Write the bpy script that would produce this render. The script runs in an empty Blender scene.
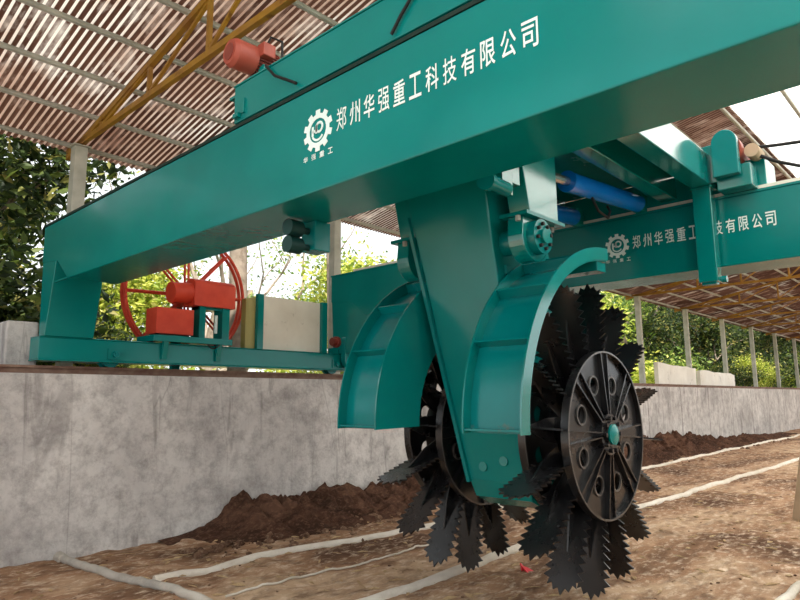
import bpy, bmesh, math, random
from math import pi, sin, cos, radians
from mathutils import Vector, Matrix, noise

random.seed(7)
SC = bpy.context.scene
COL = SC.collection

# ------------------------------------------------------------------ helpers
class MB:
    """collects shapes (world coordinates) into one bmesh"""
    def __init__(s): s.bm = bmesh.new()
    def poly(s, pts, faces):
        vs = [s.bm.verts.new(p) for p in pts]
        for f in faces:
            try: s.bm.faces.new([vs[i] for i in f])
            except ValueError: pass
        return s
    def box(s, x0, x1, y0, y1, z0, z1):
        p = [(x0,y0,z0),(x1,y0,z0),(x1,y1,z0),(x0,y1,z0),(x0,y0,z1),(x1,y0,z1),(x1,y1,z1),(x0,y1,z1)]
        return s.poly(p, [(0,3,2,1),(4,5,6,7),(0,1,5,4),(1,2,6,5),(2,3,7,6),(3,0,4,7)])
    def hexa(s, b, t):
        """eight corners: four below, four above, same order"""
        return s.poly(list(b)+list(t), [(0,3,2,1),(4,5,6,7),(0,1,5,4),(1,2,6,5),(2,3,7,6),(3,0,4,7)])
    def prism(s, pts, axis, a, b):
        """2-D outline extruded along an axis; x:(y,z) y:(x,z) z:(x,y)"""
        def mk(p, c):
            return {'x':(c,p[0],p[1]), 'y':(p[0],c,p[1]), 'z':(p[0],p[1],c)}[axis]
        n = len(pts)
        v = [mk(p,a) for p in pts] + [mk(p,b) for p in pts]
        f = [tuple(range(n)), tuple(range(2*n-1,n-1,-1))] + [(i,(i+1)%n,n+(i+1)%n,n+i) for i in range(n)]
        return s.poly(v, f)
    def bar(s, p, q, w, h, up=(0,0,1)):
        p, q = Vector(p), Vector(q); d = (q-p).normalized(); u = Vector(up)
        if abs(d.dot(u)) > .98: u = Vector((1,0,0))
        a = d.cross(u).normalized(); b = a.cross(d).normalized()
        c = lambda o: [o-a*w/2-b*h/2, o+a*w/2-b*h/2, o+a*w/2+b*h/2, o-a*w/2+b*h/2]
        return s.hexa(c(p), c(q))
    def cyl(s, p, q, r, seg=20, r2=None):
        p, q = Vector(p), Vector(q); d = (q-p).normalized()
        u = Vector((0,0,1)) if abs(d.z) < .9 else Vector((1,0,0))
        a = d.cross(u).normalized(); b = d.cross(a)
        r2 = r if r2 is None else r2
        an = [2*pi*i/seg for i in range(seg)]
        v = [p+(a*cos(t)+b*sin(t))*r for t in an] + [q+(a*cos(t)+b*sin(t))*r2 for t in an]
        f = [tuple(range(seg)), tuple(range(2*seg-1,seg-1,-1))] + [(i,(i+1)%seg,seg+(i+1)%seg,seg+i) for i in range(seg)]
        return s.poly(v, f)
    def tube(s, pts, r, seg=8, closed=False, radii=None):
        pts = [Vector(p) for p in pts]; n = len(pts); rings = []
        ref = None
        for i, p in enumerate(pts):
            if closed: d = pts[(i+1)%n]-pts[i-1]
            else: d = pts[min(i+1,n-1)]-pts[max(i-1,0)]
            d.normalize()
            if ref is None: ref = Vector((0,0,1)) if abs(d.z) < .9 else Vector((1,0,0))
            a = (ref - d*ref.dot(d)).normalized(); ref = a; b = d.cross(a)
            rr = radii[i] if radii else r
            rings.append([s.bm.verts.new(p+(a*cos(2*pi*k/seg)+b*sin(2*pi*k/seg))*rr) for k in range(seg)])
        m = n if closed else n-1
        for i in range(m):
            A, B = rings[i], rings[(i+1)%n]
            for k in range(seg):
                s.bm.faces.new((A[k],A[(k+1)%seg],B[(k+1)%seg],B[k]))
        if not closed:
            s.bm.faces.new(rings[0][::-1]); s.bm.faces.new(rings[-1])
        return s
    def ring(s, c, axis, r0, r1, a, b, seg=48, t0=0, t1=2*pi):
        """annular band r0..r1 between a and b along the axis, angles t0..t1"""
        full = abs(t1-t0-2*pi) < 1e-6
        n = seg if full else seg+1
        rows = []
        for i in range(n):
            t = t0+(t1-t0)*i/seg
            q = []
            for r, w in ((r0,a),(r1,a),(r1,b),(r0,b)):
                u, v = r*cos(t), r*sin(t)
                q.append(s.bm.verts.new({'y':(c[0]+u,w,c[1]+v),'x':(w,c[0]+u,c[1]+v),'z':(c[0]+u,c[1]+v,w)}[axis]))
            rows.append(q)
        for i in range(seg):
            A, B = rows[i], rows[(i+1)%n]
            for k in range(4):
                s.bm.faces.new((A[k],A[(k+1)%4],B[(k+1)%4],B[k]))
        if not full:
            s.bm.faces.new(rows[0][::-1]); s.bm.faces.new(rows[-1])
        return s
    def build(s, name, mat, parent=None, bevel=0, smooth=False, label=None, stuff=False):
        bmesh.ops.recalc_face_normals(s.bm, faces=s.bm.faces)
        if parent is not None:
            off = world_loc(parent)
            bmesh.ops.translate(s.bm, verts=s.bm.verts, vec=-off)
        me = bpy.data.meshes.new(name); s.bm.to_mesh(me); s.bm.free()
        me.materials.append(mat)
        if smooth:
            me.polygons.foreach_set('use_smooth', [True]*len(me.polygons))
            try: me.set_sharp_from_angle(angle=radians(38))
            except Exception: pass
        o = bpy.data.objects.new(name, me); COL.objects.link(o)
        if parent is not None: o.parent = parent
        if bevel:
            m = o.modifiers.new('bevel','BEVEL'); m.width = bevel; m.segments = 2; m.limit_method = 'ANGLE'; m.angle_limit = radians(40)
        if label: o['label'] = label
        if stuff: o['kind'] = 'stuff'
        return o

def world_loc(o):
    v = Vector(o.location)
    while o.parent is not None:
        o = o.parent; v = v+Vector(o.location)
    return v
def thing(name, label, cat, loc, group=None):
    o = bpy.data.objects.new(name, None); COL.objects.link(o); o.location = loc
    o.empty_display_size = .2
    return tag(o, label, cat, group)
def tag(o, label, cat, group=None, kind=None):
    o['label'] = label; o['category'] = cat
    if group: o['group'] = group
    if kind: o['kind'] = kind
    return o
def structure(o, label=None):
    o['kind'] = 'structure'
    if label: o['label'] = label
    return o
def kids(o): return [c for c in COL.objects if c.parent is o]
def dup(o, parent=None):
    c = o.copy(); COL.objects.link(c)
    if parent is not None: c.parent = parent
    for k in kids(o): dup(k, c)
    return c
def rebase(o, loc):
    """mesh built in world coordinates -> origin at loc"""
    loc = Vector(loc)
    o.data.transform(Matrix.Translation(-loc)); o.location = loc
    return o

# ------------------------------------------------------------------ materials
def srgb(r,g,b):
    f = lambda c: (c/255/12.92) if c/255 <= .04045 else ((c/255+.055)/1.055)**2.4
    return (f(r),f(g),f(b),1)
def node_mat(name):
    m = bpy.data.materials.new(name); m.use_nodes = True
    nt = m.node_tree; b = nt.nodes['Principled BSDF']
    return m, nt, b
def ramp(nt, fac, stops):
    r = nt.nodes.new('ShaderNodeValToRGB'); e = r.color_ramp.elements
    while len(e) < len(stops): e.new(.5)
    for el,(p,c) in zip(e,stops): el.position = p; el.color = c
    nt.links.new(fac, r.inputs[0]); return r.outputs[0]
def nz(nt, scale, detail=5, rough=.55, vec=None, dist=0):
    n = nt.nodes.new('ShaderNodeTexNoise'); n.inputs['Scale'].default_value = scale
    n.inputs['Detail'].default_value = detail; n.inputs['Roughness'].default_value = rough; n.inputs['Distortion'].default_value = dist
    if vec is not None: nt.links.new(vec, n.inputs['Vector'])
    return n.outputs['Fac']
def pos(nt, scale=(1,1,1)):
    g = nt.nodes.new('ShaderNodeNewGeometry'); mp = nt.nodes.new('ShaderNodeMapping'); mp.inputs['Scale'].default_value = scale
    nt.links.new(g.outputs['Position'], mp.inputs['Vector']); return mp.outputs['Vector']
def mixc(nt, fac, a, b, mode='MIX'):
    m = nt.nodes.new('ShaderNodeMix'); m.data_type = 'RGBA'; m.blend_type = mode
    for sock, v in ((m.inputs[0],fac),(m.inputs[6],a),(m.inputs[7],b)):
        if hasattr(v,'is_linked'): nt.links.new(v, sock)
        else: sock.default_value = v
    return m.outputs[2]
def bump(nt, b, fac, strength=.3, dist=.01):
    n = nt.nodes.new('ShaderNodeBump'); n.inputs['Strength'].default_value = strength; n.inputs['Distance'].default_value = dist
    nt.links.new(fac, n.inputs['Height']); nt.links.new(n.outputs[0], b.inputs['Normal'])

def paint(name, col, col2, rough=.3, spec=.5, var=1.3, dirt=None, dirt_amt=.62, coat=0):
    m, nt, b = node_mat(name)
    c = ramp(nt, nz(nt, var, 4, vec=pos(nt)), [(.35,col),(.7,col2)])
    if dirt:
        c = mixc(nt, ramp(nt, nz(nt, 5, 8, .65, vec=pos(nt)), [(dirt_amt,(0,0,0,1)),(dirt_amt+.12,(.8,.8,.8,1))]), c, dirt)
    nt.links.new(c, b.inputs['Base Color'])
    r = ramp(nt, nz(nt, 3.5, 5, vec=pos(nt)), [(.3,(rough*.75,)*3+(1,)),(.7,(rough*1.3,)*3+(1,))])
    nt.links.new(r, b.inputs['Roughness']); b.inputs['Specular IOR Level'].default_value = spec
    bump(nt, b, nz(nt, 9, 3, vec=pos(nt)), .06, .02)
    if coat: b.inputs['Coat Weight'].default_value = coat; b.inputs['Coat Roughness'].default_value = .12
    return m
TEAL = paint('teal_paint', srgb(0,112,109), srgb(2,124,120), .2, .3, .9, srgb(40,88,78), .72, .1)
TEALG = paint('teal_gloss_paint', srgb(0,114,110), srgb(2,126,122), .16, .6, .9, srgb(40,88,78), .74, .9)
TEAL2 = paint('teal_paint_muddy', srgb(0,112,111), srgb(2,124,124), .22, .3, 1.6, srgb(104,96,74), .66, .1)
BLACK = paint('black_paint', srgb(18,18,20), srgb(28,27,28), .28, .5, 4, srgb(70,58,48), .76, .08)
WORN = paint('worn_steel_edge', srgb(50,48,47), srgb(92,88,85), .32, .7, 6)
RED = paint('red_oxide_paint', srgb(196,62,42), srgb(214,78,54), .5, .3, 5)
MOTOR = paint('motor_red', srgb(150,66,52), srgb(170,82,66), .5, .4, 6)
YEL = paint('yellow_steel', srgb(158,118,38), srgb(136,94,44), .5, .3, 4, srgb(92,52,26), .58)
BLUE = paint('blue_cylinder', srgb(0,118,222), srgb(4,126,232), .2, .6, 2, coat=.4)
GREY = paint('galvanised', srgb(150,150,142), srgb(176,176,168), .45, .5, 6)
GREYPOST = paint('grey_post', srgb(158,158,146), srgb(184,182,170), .55, .3, 5)
RUST = paint('rust_rail', srgb(118,88,76), srgb(146,120,104), .7, .2, 8)
WHITE = paint('white_paint', srgb(214,232,228), srgb(222,236,232), .4, .3, 6)
RUBBER = paint('black_rubber', srgb(24,24,24), srgb(34,34,34), .6, .3, 8)
GREEN = paint('green_coupling', srgb(90,150,112), srgb(104,162,124), .4, .4, 5)
CHROME = paint('bright_rod', srgb(190,192,190), srgb(208,208,206), .25, .8, 5)
CHROME.node_tree.nodes['Principled BSDF'].inputs['Metallic'].default_value = .9
SHEET = paint('dull_zinc_sheet', srgb(214,206,190), srgb(232,226,212), .35, .5, 2, srgb(140,126,106), .6)
OLIVE = paint('olive_board', srgb(150,140,80), srgb(164,152,92), .4, .4, 2)
SACK = paint('beige_concrete_post', srgb(184,160,134), srgb(196,174,148), .8, .2, 3)
SCRAP = paint('red_plastic', srgb(220,30,50), srgb(230,40,60), .4, .5, 3)

def concrete_mat():
    m, nt, b = node_mat('trough_concrete')
    v = pos(nt)
    c = ramp(nt, nz(nt, .9, 8, .62, vec=v, dist=.6), [(.3,srgb(164,160,158)),(.5,srgb(200,196,193)),(.72,srgb(222,218,214))])
    c = mixc(nt, ramp(nt, nz(nt, 5.5, 12, .78, vec=v), [(.44,(0,0,0,1)),(.66,(.6,.6,.6,1))]), c, srgb(112,106,106))
    st = nz(nt, 1.6, 6, .6, vec=pos(nt,(2.2,2.2,.35)), dist=1.2)
    c = mixc(nt, ramp(nt, st, [(.56,(0,0,0,1)),(.66,(.5,.5,.5,1))]), c, srgb(112,106,104))
    # thin wandering cracks, mostly upright, and cast joints further down the wall
    ck = nz(nt, 1.0, 4, .6, vec=pos(nt,(.9,.9,.16)), dist=.5)
    c = mixc(nt, ramp(nt, ck, [(.488,(0,0,0,1)),(.4925,(.4,.4,.4,1)),(.497,(0,0,0,1))]), c, srgb(96,90,87))
    g = nt.nodes.new('ShaderNodeNewGeometry'); sp = nt.nodes.new('ShaderNodeSeparateXYZ'); nt.links.new(g.outputs['Position'], sp.inputs[0])
    def mth(op, a, k):
        n = nt.nodes.new('ShaderNodeMath'); n.operation = op; nt.links.new(a, n.inputs[0])
        if hasattr(k,'is_linked'): nt.links.new(k, n.inputs[1])
        else: n.inputs[1].default_value = k
        return n.outputs[0]
    jt = mth('MULTIPLY', mth('LESS_THAN', mth('MODULO', sp.outputs['X'], 2.4), .05), mth('GREATER_THAN', sp.outputs['X'], 13.))
    c = mixc(nt, mth('MULTIPLY', jt, .6), c, srgb(100,94,90))
    nt.links.new(c, b.inputs['Base Color']); b.inputs['Roughness'].default_value = .85; b.inputs['Specular IOR Level'].default_value = .25
    bump(nt, b, nz(nt, 7, 10, .7, vec=v), .7, .035)
    return m
CONC = concrete_mat()
def soil_mat(name, a, b_, c_, pale, scale=1.0):
    m, nt, b = node_mat(name)
    v = pos(nt, (.55,1,1))
    c = ramp(nt, nz(nt, .75*scale, 9, .62, vec=v, dist=.8), [(.34,a),(.5,b_),(.66,c_)])
    c = mixc(nt, ramp(nt, nz(nt, 14*scale, 8, .7, vec=v), [(.50,(0,0,0,1)),(.66,(.85,.85,.85,1))]), c, pale)
    c = mixc(nt, ramp(nt, nz(nt, 5*scale, 9, .7, vec=v), [(.48,(0,0,0,1)),(.66,(.75,.75,.75,1))]), c, a)
    nt.links.new(c, b.inputs['Base Color']); b.inputs['Roughness'].default_value = .95; b.inputs['Specular IOR Level'].default_value = .1
    bump(nt, b, nz(nt, 22*scale, 10, .75, vec=pos(nt)), .8, .03)
    return m
SOIL = soil_mat('trough_soil', srgb(96,70,54), srgb(166,130,102), srgb(206,178,148), srgb(226,204,180))
DARKSOIL = soil_mat('dark_red_soil', srgb(52,36,29), srgb(82,57,45), srgb(112,82,66), srgb(126,96,78), 2.2)
PALE = soil_mat('dusty_white_pipe', srgb(206,196,180), srgb(228,220,208), srgb(240,234,224), srgb(232,224,212), 1.2)
GREYPIPE = soil_mat('dusty_grey_pipe', srgb(160,154,146), srgb(190,184,174), srgb(208,200,190), srgb(196,186,174), 1.2)
GRASSY = soil_mat('outside_soil', srgb(90,96,50), srgb(130,124,74), srgb(150,140,96), srgb(120,130,60))

def roof_mat():
    m, nt, b = node_mat('corrugated_roof_sheet')
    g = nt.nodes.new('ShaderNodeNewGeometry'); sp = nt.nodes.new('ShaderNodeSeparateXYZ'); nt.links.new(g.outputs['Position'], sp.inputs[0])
    # dark brown stripes in the lows of every wave: follow the corrugation in x
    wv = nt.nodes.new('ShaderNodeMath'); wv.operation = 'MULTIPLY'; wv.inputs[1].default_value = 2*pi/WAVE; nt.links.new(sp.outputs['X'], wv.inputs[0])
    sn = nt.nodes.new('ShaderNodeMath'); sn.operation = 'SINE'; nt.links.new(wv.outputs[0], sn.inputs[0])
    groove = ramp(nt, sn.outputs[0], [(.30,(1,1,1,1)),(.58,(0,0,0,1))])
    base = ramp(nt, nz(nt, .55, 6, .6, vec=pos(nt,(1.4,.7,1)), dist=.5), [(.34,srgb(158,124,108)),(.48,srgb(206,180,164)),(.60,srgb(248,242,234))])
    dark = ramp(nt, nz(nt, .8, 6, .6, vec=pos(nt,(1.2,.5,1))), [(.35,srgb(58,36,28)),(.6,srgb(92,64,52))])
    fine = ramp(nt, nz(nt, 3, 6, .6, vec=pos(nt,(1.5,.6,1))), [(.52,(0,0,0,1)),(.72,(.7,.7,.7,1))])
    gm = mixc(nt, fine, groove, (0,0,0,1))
    # gm: 1 in grooves -> dark ; wash some of it out with pale patches
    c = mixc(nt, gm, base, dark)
    nt.links.new(c, b.inputs['Base Color']); b.inputs['Roughness'].default_value = .7; b.inputs['Specular IOR Level'].default_value = .2
    t = nt.nodes.new('ShaderNodeBsdfTranslucent'); nt.links.new(c, t.inputs['Color'])
    mx = nt.nodes.new('ShaderNodeMixShader'); mx.inputs[0].default_value = ROOF_T
    nt.links.new(b.outputs[0], mx.inputs[1]); nt.links.new(t.outputs[0], mx.inputs[2])
    nt.links.new(mx.outputs[0], nt.nodes['Material Output'].inputs['Surface'])
    return m
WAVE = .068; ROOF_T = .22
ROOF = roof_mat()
def sheet_mat():
    m, nt, b = node_mat('white_plastic_skylight')
    c = ramp(nt, nz(nt, 1.2, 6, .6, vec=pos(nt,(1,3,1))), [(.3,srgb(226,226,222)),(.6,srgb(248,248,246))])
    nt.links.new(c, b.inputs['Base Color']); b.inputs['Roughness'].default_value = .5
    t = nt.nodes.new('ShaderNodeBsdfTranslucent'); nt.links.new(c, t.inputs['Color'])
    mx = nt.nodes.new('ShaderNodeMixShader'); mx.inputs[0].default_value = .8
    nt.links.new(b.outputs[0], mx.inputs[1]); nt.links.new(t.outputs[0], mx.inputs[2])
    nt.links.new(mx.outputs[0], nt.nodes['Material Output'].inputs['Surface'])
    return m
SKYLIGHT = sheet_mat()
def leaf_mat(name, stops, tr=.45):
    m, nt, b = node_mat(name)
    g = nt.nodes.new('ShaderNodeNewGeometry')
    c = ramp(nt, g.outputs['Random Per Island'], stops)
    nt.links.new(c, b.inputs['Base Color']); b.inputs['Roughness'].default_value = .55; b.inputs['Specular IOR Level'].default_value = .35
    t = nt.nodes.new('ShaderNodeBsdfTranslucent'); nt.links.new(c, t.inputs['Color'])
    mx = nt.nodes.new('ShaderNodeMixShader'); mx.inputs[0].default_value = tr
    nt.links.new(b.outputs[0], mx.inputs[1]); nt.links.new(t.outputs[0], mx.inputs[2])
    nt.links.new(mx.outputs[0], nt.nodes['Material Output'].inputs['Surface'])
    return m
LEAF_D = leaf_mat('dark_leaves', [(0,srgb(28,42,22)),(.5,srgb(50,68,32)),(.85,srgb(92,108,46)),(1,srgb(160,150,84))])
LEAF_Y = leaf_mat('yellow_green_leaves', [(0,srgb(96,124,40)),(.5,srgb(160,172,60)),(.85,srgb(206,206,96)),(1,srgb(224,214,140))])
LEAF_M = leaf_mat('mid_green_leaves', [(0,srgb(64,92,40)),(.5,srgb(104,132,54)),(.85,srgb(150,166,78)),(1,srgb(190,190,110))])
BARK = paint('bark', srgb(120,108,96), srgb(150,138,124), .9, .1, 8, srgb(90,78,66), .55)

# ------------------------------------------------------------------ camera
H = 1.5; FPX = 638.1410502
def make_camera():
    v1, v2 = (1000.,394.), (-295.,404.)
    d = lambda v: Vector((v[0]-400, 300-v[1], -FPX)).normalized()
    d1, d2 = d(v1), d(v2); d3 = d1.cross(d2).normalized(); d2 = d3.cross(d1)
    cam = bpy.data.cameras.new('camera'); cam.sensor_width = 36; cam.sensor_fit = 'HORIZONTAL'; cam.lens = FPX/800*36
    cam.clip_start = .05; cam.clip_end = 400
    o = bpy.data.objects.new('camera', cam); COL.objects.link(o)
    o.matrix_world = Matrix.Translation((0,0,H)) @ Matrix((d1,d2,d3)).to_4x4()
    SC.camera = o
make_camera()

# ------------------------------------------------------------------ setting
W = 6.78; WT = 1.77; YR = -3.4           # trough wall face, wall top, right-hand wall face
def fbm(x,y,s,o=4,seed=0): return noise.fractal(Vector((x*s,y*s,seed)), 1.0, 2.0, o)
def ground_h(x,y):
    return .035*fbm(x*.6,y,1.1,5) + .018*fbm(x,y,5,4,3.1) + .010*max(0,fbm(x,y,11,3,7))
def grid(xs, ys, fz):
    mb = MB(); rows = [[mb.bm.verts.new((x,y,fz(x,y))) for y in ys] for x in xs]
    for i in range(len(xs)-1):
        for j in range(len(ys)-1):
            mb.bm.faces.new((rows[i][j],rows[i+1][j],rows[i+1][j+1],rows[i][j+1]))
    return mb
xs = []; x = -3.0
while x < 62: xs.append(x); x += .06 if x < 11 else (.15 if x < 20 else .5)
ys = [YR-.1+i*.07 for i in range(int((W+.1-YR+.1)/.07)+2)]
structure(grid(xs, ys, ground_h).build('floor', SOIL, smooth=True), 'brown soil floor of the trough')

mb = MB(); mb.box(-3, 62, W, 7.95, -.3, WT)
structure(mb.build('wall_left', CONC, bevel=.015), 'pale grey concrete trough wall')
mb = MB(); mb.box(-3, 62, YR-1.15, YR, -.3, WT)
structure(mb.build('wall_right', CONC, bevel=.015))
mb = MB(); mb.poly([(-30,7.95,.6),(120,7.95,.6),(120,90,.6),(-30,90,.6)], [(0,1,2,3)])
structure(mb.build('floor_outside', GRASSY))
mb = MB(); mb.poly([(-30,-60,.6),(120,-60,.6),(120,YR-1.15,.6),(-30,YR-1.15,.6)], [(0,1,2,3)])
structure(mb.build('floor_outside_right', GRASSY))
for nm, y in (('trim_1',6.99),('trim_2',YR-.21)):
    mb = MB(); mb.box(-3,62,y-.07,y+.07,WT,WT+.012); mb.box(-3,62,y-.012,y+.012,WT+.012,WT+.06); mb.box(-3,62,y-.035,y+.035,WT+.06,WT+.085)
    structure(mb.build(nm, RUST), 'rusty crane rail on the wall top')

# roof
RIDGE = 1.7; EAVE = 7.95; SL = .2
def roof_z(y): return 4.53+SL*(7.6-y) if y >= RIDGE else 4.53+SL*(7.6-2*RIDGE+y)
XR0, XR1 = -2.4, 62
def roof_panel(y0, y1, wave_amp, x0, x1, ny, step):
    n = int((x1-x0)/step)
    xs = [x0+step*i for i in range(n+1)]; yy = [y0+(y1-y0)*j/ny for j in range(ny+1)]
    return grid(xs, yy, lambda x,y: roof_z(y)+.035+wave_amp*sin(2*pi*x/WAVE)+.008*noise.noise(Vector((x*.5,y*.4,0))))
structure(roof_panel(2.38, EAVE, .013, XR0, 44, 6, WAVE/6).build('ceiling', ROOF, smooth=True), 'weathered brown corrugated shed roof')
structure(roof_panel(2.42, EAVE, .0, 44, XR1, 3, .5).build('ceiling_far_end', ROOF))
YL = 2*RIDGE-EAVE
mb = MB()
x = XR0
while x < 44:
    for (y0,y1) in ((YL,-2.6),(-2.62,-1.2),(-1.22,0.2),(.18,RIDGE),(RIDGE,2.40)):
        n = 3
        for i in range(n):
            a0 = x+i*.6; a1 = a0+.6
            dz = lambda xx,yy: .03+.02*noise.noise(Vector((xx*1.3,yy*1.7,5)))
            mb.poly([(a0,y0,roof_z(y0)+dz(a0,y0)),(a1-.01,y0,roof_z(y0)+dz(a1,y0)),(a1-.01,y1,roof_z(y1)+dz(a1,y1)),(a0,y1,roof_z(y1)+dz(a0,y1))],[(0,1,2,3)])
    x += 1.8
structure(mb.build('ceiling_skylight_extended', SKYLIGHT), 'white translucent skylight sheets at the ridge, added down the unseen right slope for light')  # sheets down the unseen far slope are added as a broad light source

# posts, trusses, purlins
PX = [2.66+3.95*i for i in range(-1,12)]
PY = 7.55
post0 = None
desc = {0:'grey steel roof post rising behind the left end of the front girder', 1:'slim grey roof post behind the zinc sheet guard',
        4:'first grey roof post right of the serrated wheel, beside the pale wall slabs', 5:'grey roof post between the pale wall slabs and the trees',
        6:'third grey roof post from the serrated wheel',7:'fourth grey roof post from the serrated wheel',8:'fifth grey roof post from the serrated wheel',2:'grey roof post hidden behind the hanging arm',3:'grey roof post behind the serrated wheel',9:'sixth grey roof post from the serrated wheel, at the picture edge',10:'farthest grey roof post on the wall'}
for i, x in enumerate(PX):
    k = i-1
    if post0 is None:
        mb = MB(); mb.box(x-.07,x+.07,PY-.07,PY+.07,WT+.012,4.42); mb.box(x-.12,x+.12,PY-.12,PY+.12,WT,WT+.012); mb.box(x-.1,x+.1,PY-.1,PY+.1,4.42,4.435)
        post0 = rebase(mb.build('roof_post', GREYPOST, bevel=.008),(x,PY,WT)); p = post0
    else:
        p = post0.copy(); COL.objects.link(p); p.location = (x,PY,WT)
    tag(p, desc.get(k,'distant grey roof post standing on the far wall top' if k>0 else 'grey roof post on the wall left of the picture'), 'post', 'roof posts along the wall')
def truss(x):
    t = thing('roof_truss','yellow steel roof truss','truss',(x,PY,4.44),'roof trusses')
    zc = 4.47; r = .03
    y0, y1 = 7.9, 2*RIDGE-7.9
    top = lambda y: roof_z(y)-.045-.035
    mb = MB(); mb.bar((x,y0,zc),(x,y1,zc),.05,.06); mb.build('bottom_chord', YEL, t)
    mb = MB(); mb.bar((x,y0,top(y0)),(x,RIDGE,top(RIDGE)),.05,.06); mb.bar((x,RIDGE,top(RIDGE)),(x,y1,top(y1)),.05,.06); mb.build('top_chord', YEL, t)
    ps = [6.95,5.83,4.72,3.6,2.5]
    ps = ps+[RIDGE]+[2*RIDGE-p for p in reversed(ps)]
    for y in ps:
        mb = MB(); mb.bar((x,y,zc+.03),(x,y,top(y)-.03),.04,.04); mb.build('strut', YEL, t)
    for a, b in zip(ps, ps[1:]):
        lo, hi = (a,b) if b >= RIDGE else (b,a)
        mb = MB(); mb.bar((x,lo,zc+.03),(x,hi,top(hi)-.03),.03,.03); mb.build('diagonal', YEL, t)
    return t
t0 = truss(PX[1])
tl = {0:'yellow roof truss spanning above the left end of the front girder'}
ordw = ['','first','second','third','fourth','fifth','sixth','seventh','eighth','ninth','tenth','eleventh','twelfth']
for i, x in enumerate(PX):
    k = i-1
    if k == 2: continue
    if k == 0: t = t0
    else: t = dup(t0); t.location.x = x
    t['label'] = {0:'yellow roof truss above the left end of the front girder, beside the red motor', -1:'roof truss behind the viewpoint', 1:'yellow roof truss hidden above the trolley between the girders'}.get(k, 'brown-yellow roof truss, %s one seen beyond the rear girder' % ordw[max(1,k-2)])
pur = [7.72,7.05,6.39,5.73,5.07,4.4,3.74,3.08,2.45,1.75,.9,.2,-.6,-1.55,-2.4,-3.3,-4.2]
pl = {7.72:'grey steel purlin at the eave above the dark tree',7.05:'grey steel purlin, second up from the eave',6.39:'grey steel purlin, third up from the eave',5.73:'grey steel purlin, fourth up from the eave',
      5.07:'grey steel purlin passing above the red motor',2.45:'thin purlin at the edge of the white skylight'}
for i, y in enumerate(pur):
    mb = MB(); z = roof_z(y)-.018
    mb.tube([(XR0+.1,y,z),(20,y,z-.004),(XR1-.2,y,z)], .03, 8)
    o = rebase(mb.build('purlin', GREY, smooth=True),(XR0+.1,y,z))
    tag(o, pl.get(y,'grey steel purlin, %s up from the eave over the concrete wall'%ordw[i+1] if y>RIDGE else 'grey purlin, %s past the ridge on the skylight side of the roof'%ordw[i-8]), 'purlin', 'purlins under the roof')

# ------------------------------------------------------------------ gantry
gan = thing('gantry_crane','teal travelling gantry with two long box girders on rail carriages','gantry',(4.4,6.99,WT+.085))
def glyph(ch, off):
    cu = bpy.data.curves.new('lettering','FONT'); cu.body = ch; cu.offset = off
    o = bpy.data.objects.new('lettering', cu); COL.objects.link(o)
    bpy.context.view_layer.update()
    me = bpy.data.meshes.new_from_object(o.evaluated_get(bpy.context.evaluated_depsgraph_get()))
    bpy.data.objects.remove(o)
    return me, sum(p.area for p in me.polygons)
def outline_text(body, width, fill, zh, loc, bold=.012):
    """painted lettering on a face that looks towards -x, one cell per character"""
    mb = MB(); pitch = width/(len(body)-1+fill)
    for i, ch in enumerate(body):
        me, a0 = glyph(ch, 0)
        for off in (bold, bold*.7, bold*.45, bold*.2) if ch not in '强郑' else (.004, .002):
            m2, a = glyph(ch, off)
            if a > a0*1.02: me = m2; break
        X = [v.co.x for v in me.vertices]; Yv = [v.co.y for v in me.vertices]
        sx = pitch*fill/(max(X)-min(X)); sz = zh/(max(Yv)-min(Yv))
        vs = [mb.bm.verts.new((loc[0]-.0015, loc[1]-i*pitch-(v.co.x-min(X))*sx, loc[2]+(v.co.y-min(Yv))*sz)) for v in me.vertices]
        for p in me.polygons:
            try: mb.bm.faces.new([vs[k] for k in p.vertices])
            except ValueError: pass
        bpy.data.meshes.remove(me)
    return mb
def logo_shape(x, yc, zc, r):
    mb = MB(); n = 10; out = []
    for i in range(n):
        for (f, rr) in ((-.30,.80),(-.24,1),(.24,1),(.30,.80)):
            t = 2*pi*(i+f)/n + pi/2
            out.append((t, rr*r))
    ri = .58*r; A = []
    for t, rr in out:
        A.append([(x, yc-rr*cos(t), zc+rr*sin(t)), (x, yc-ri*cos(t), zc+ri*sin(t))])
    n = len(A)
    for k in range(n):
        a, b = A[k], A[(k+1)%n]
        f = [a[0],b[0],b[1],a[1]]
        mb.poly(f+[(p[0]-.002,p[1],p[2]) for p in f], [(0,1,2,3),(4,5,6,7),(0,1,5,4),(2,3,7,6)])
    def strip(pts, w):
        pts = [Vector((x, yc-p[0]*r, zc+p[1]*r)) for p in pts]
        for p, q in zip(pts, pts[1:]): mb.bar(p+Vector((-.001,0,0)), q+Vector((-.001,0,0)), .002, w*r, up=(p-q).cross(Vector((1,0,0))))
    arc = lambda cx,cy,rr,a,b,m=14: [(cx+rr*cos(radians(a+(b-a)*i/m)), cy+rr*sin(radians(a+(b-a)*i/m))) for i in range(m+1)]
    strip([(-.36,.26),(-.36,-.2)], .13)
    strip([(-.36,-.02),(-.1,.04)], .12)
    strip(arc(.1,.14,.22,0,360), .12)
    strip([(-.1,.3),(-.1,-.12)], .11)
    strip(arc(0,-.05,.40,205,325), .10)
    return mb
EDGE = paint('shaded_gap_edge', srgb(16,40,36), srgb(28,48,42), .6, .2, 6)  # dark line of the shaded gap under the trolley, put into the plate colour
GB = 2.65; GT = 3.275
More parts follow.
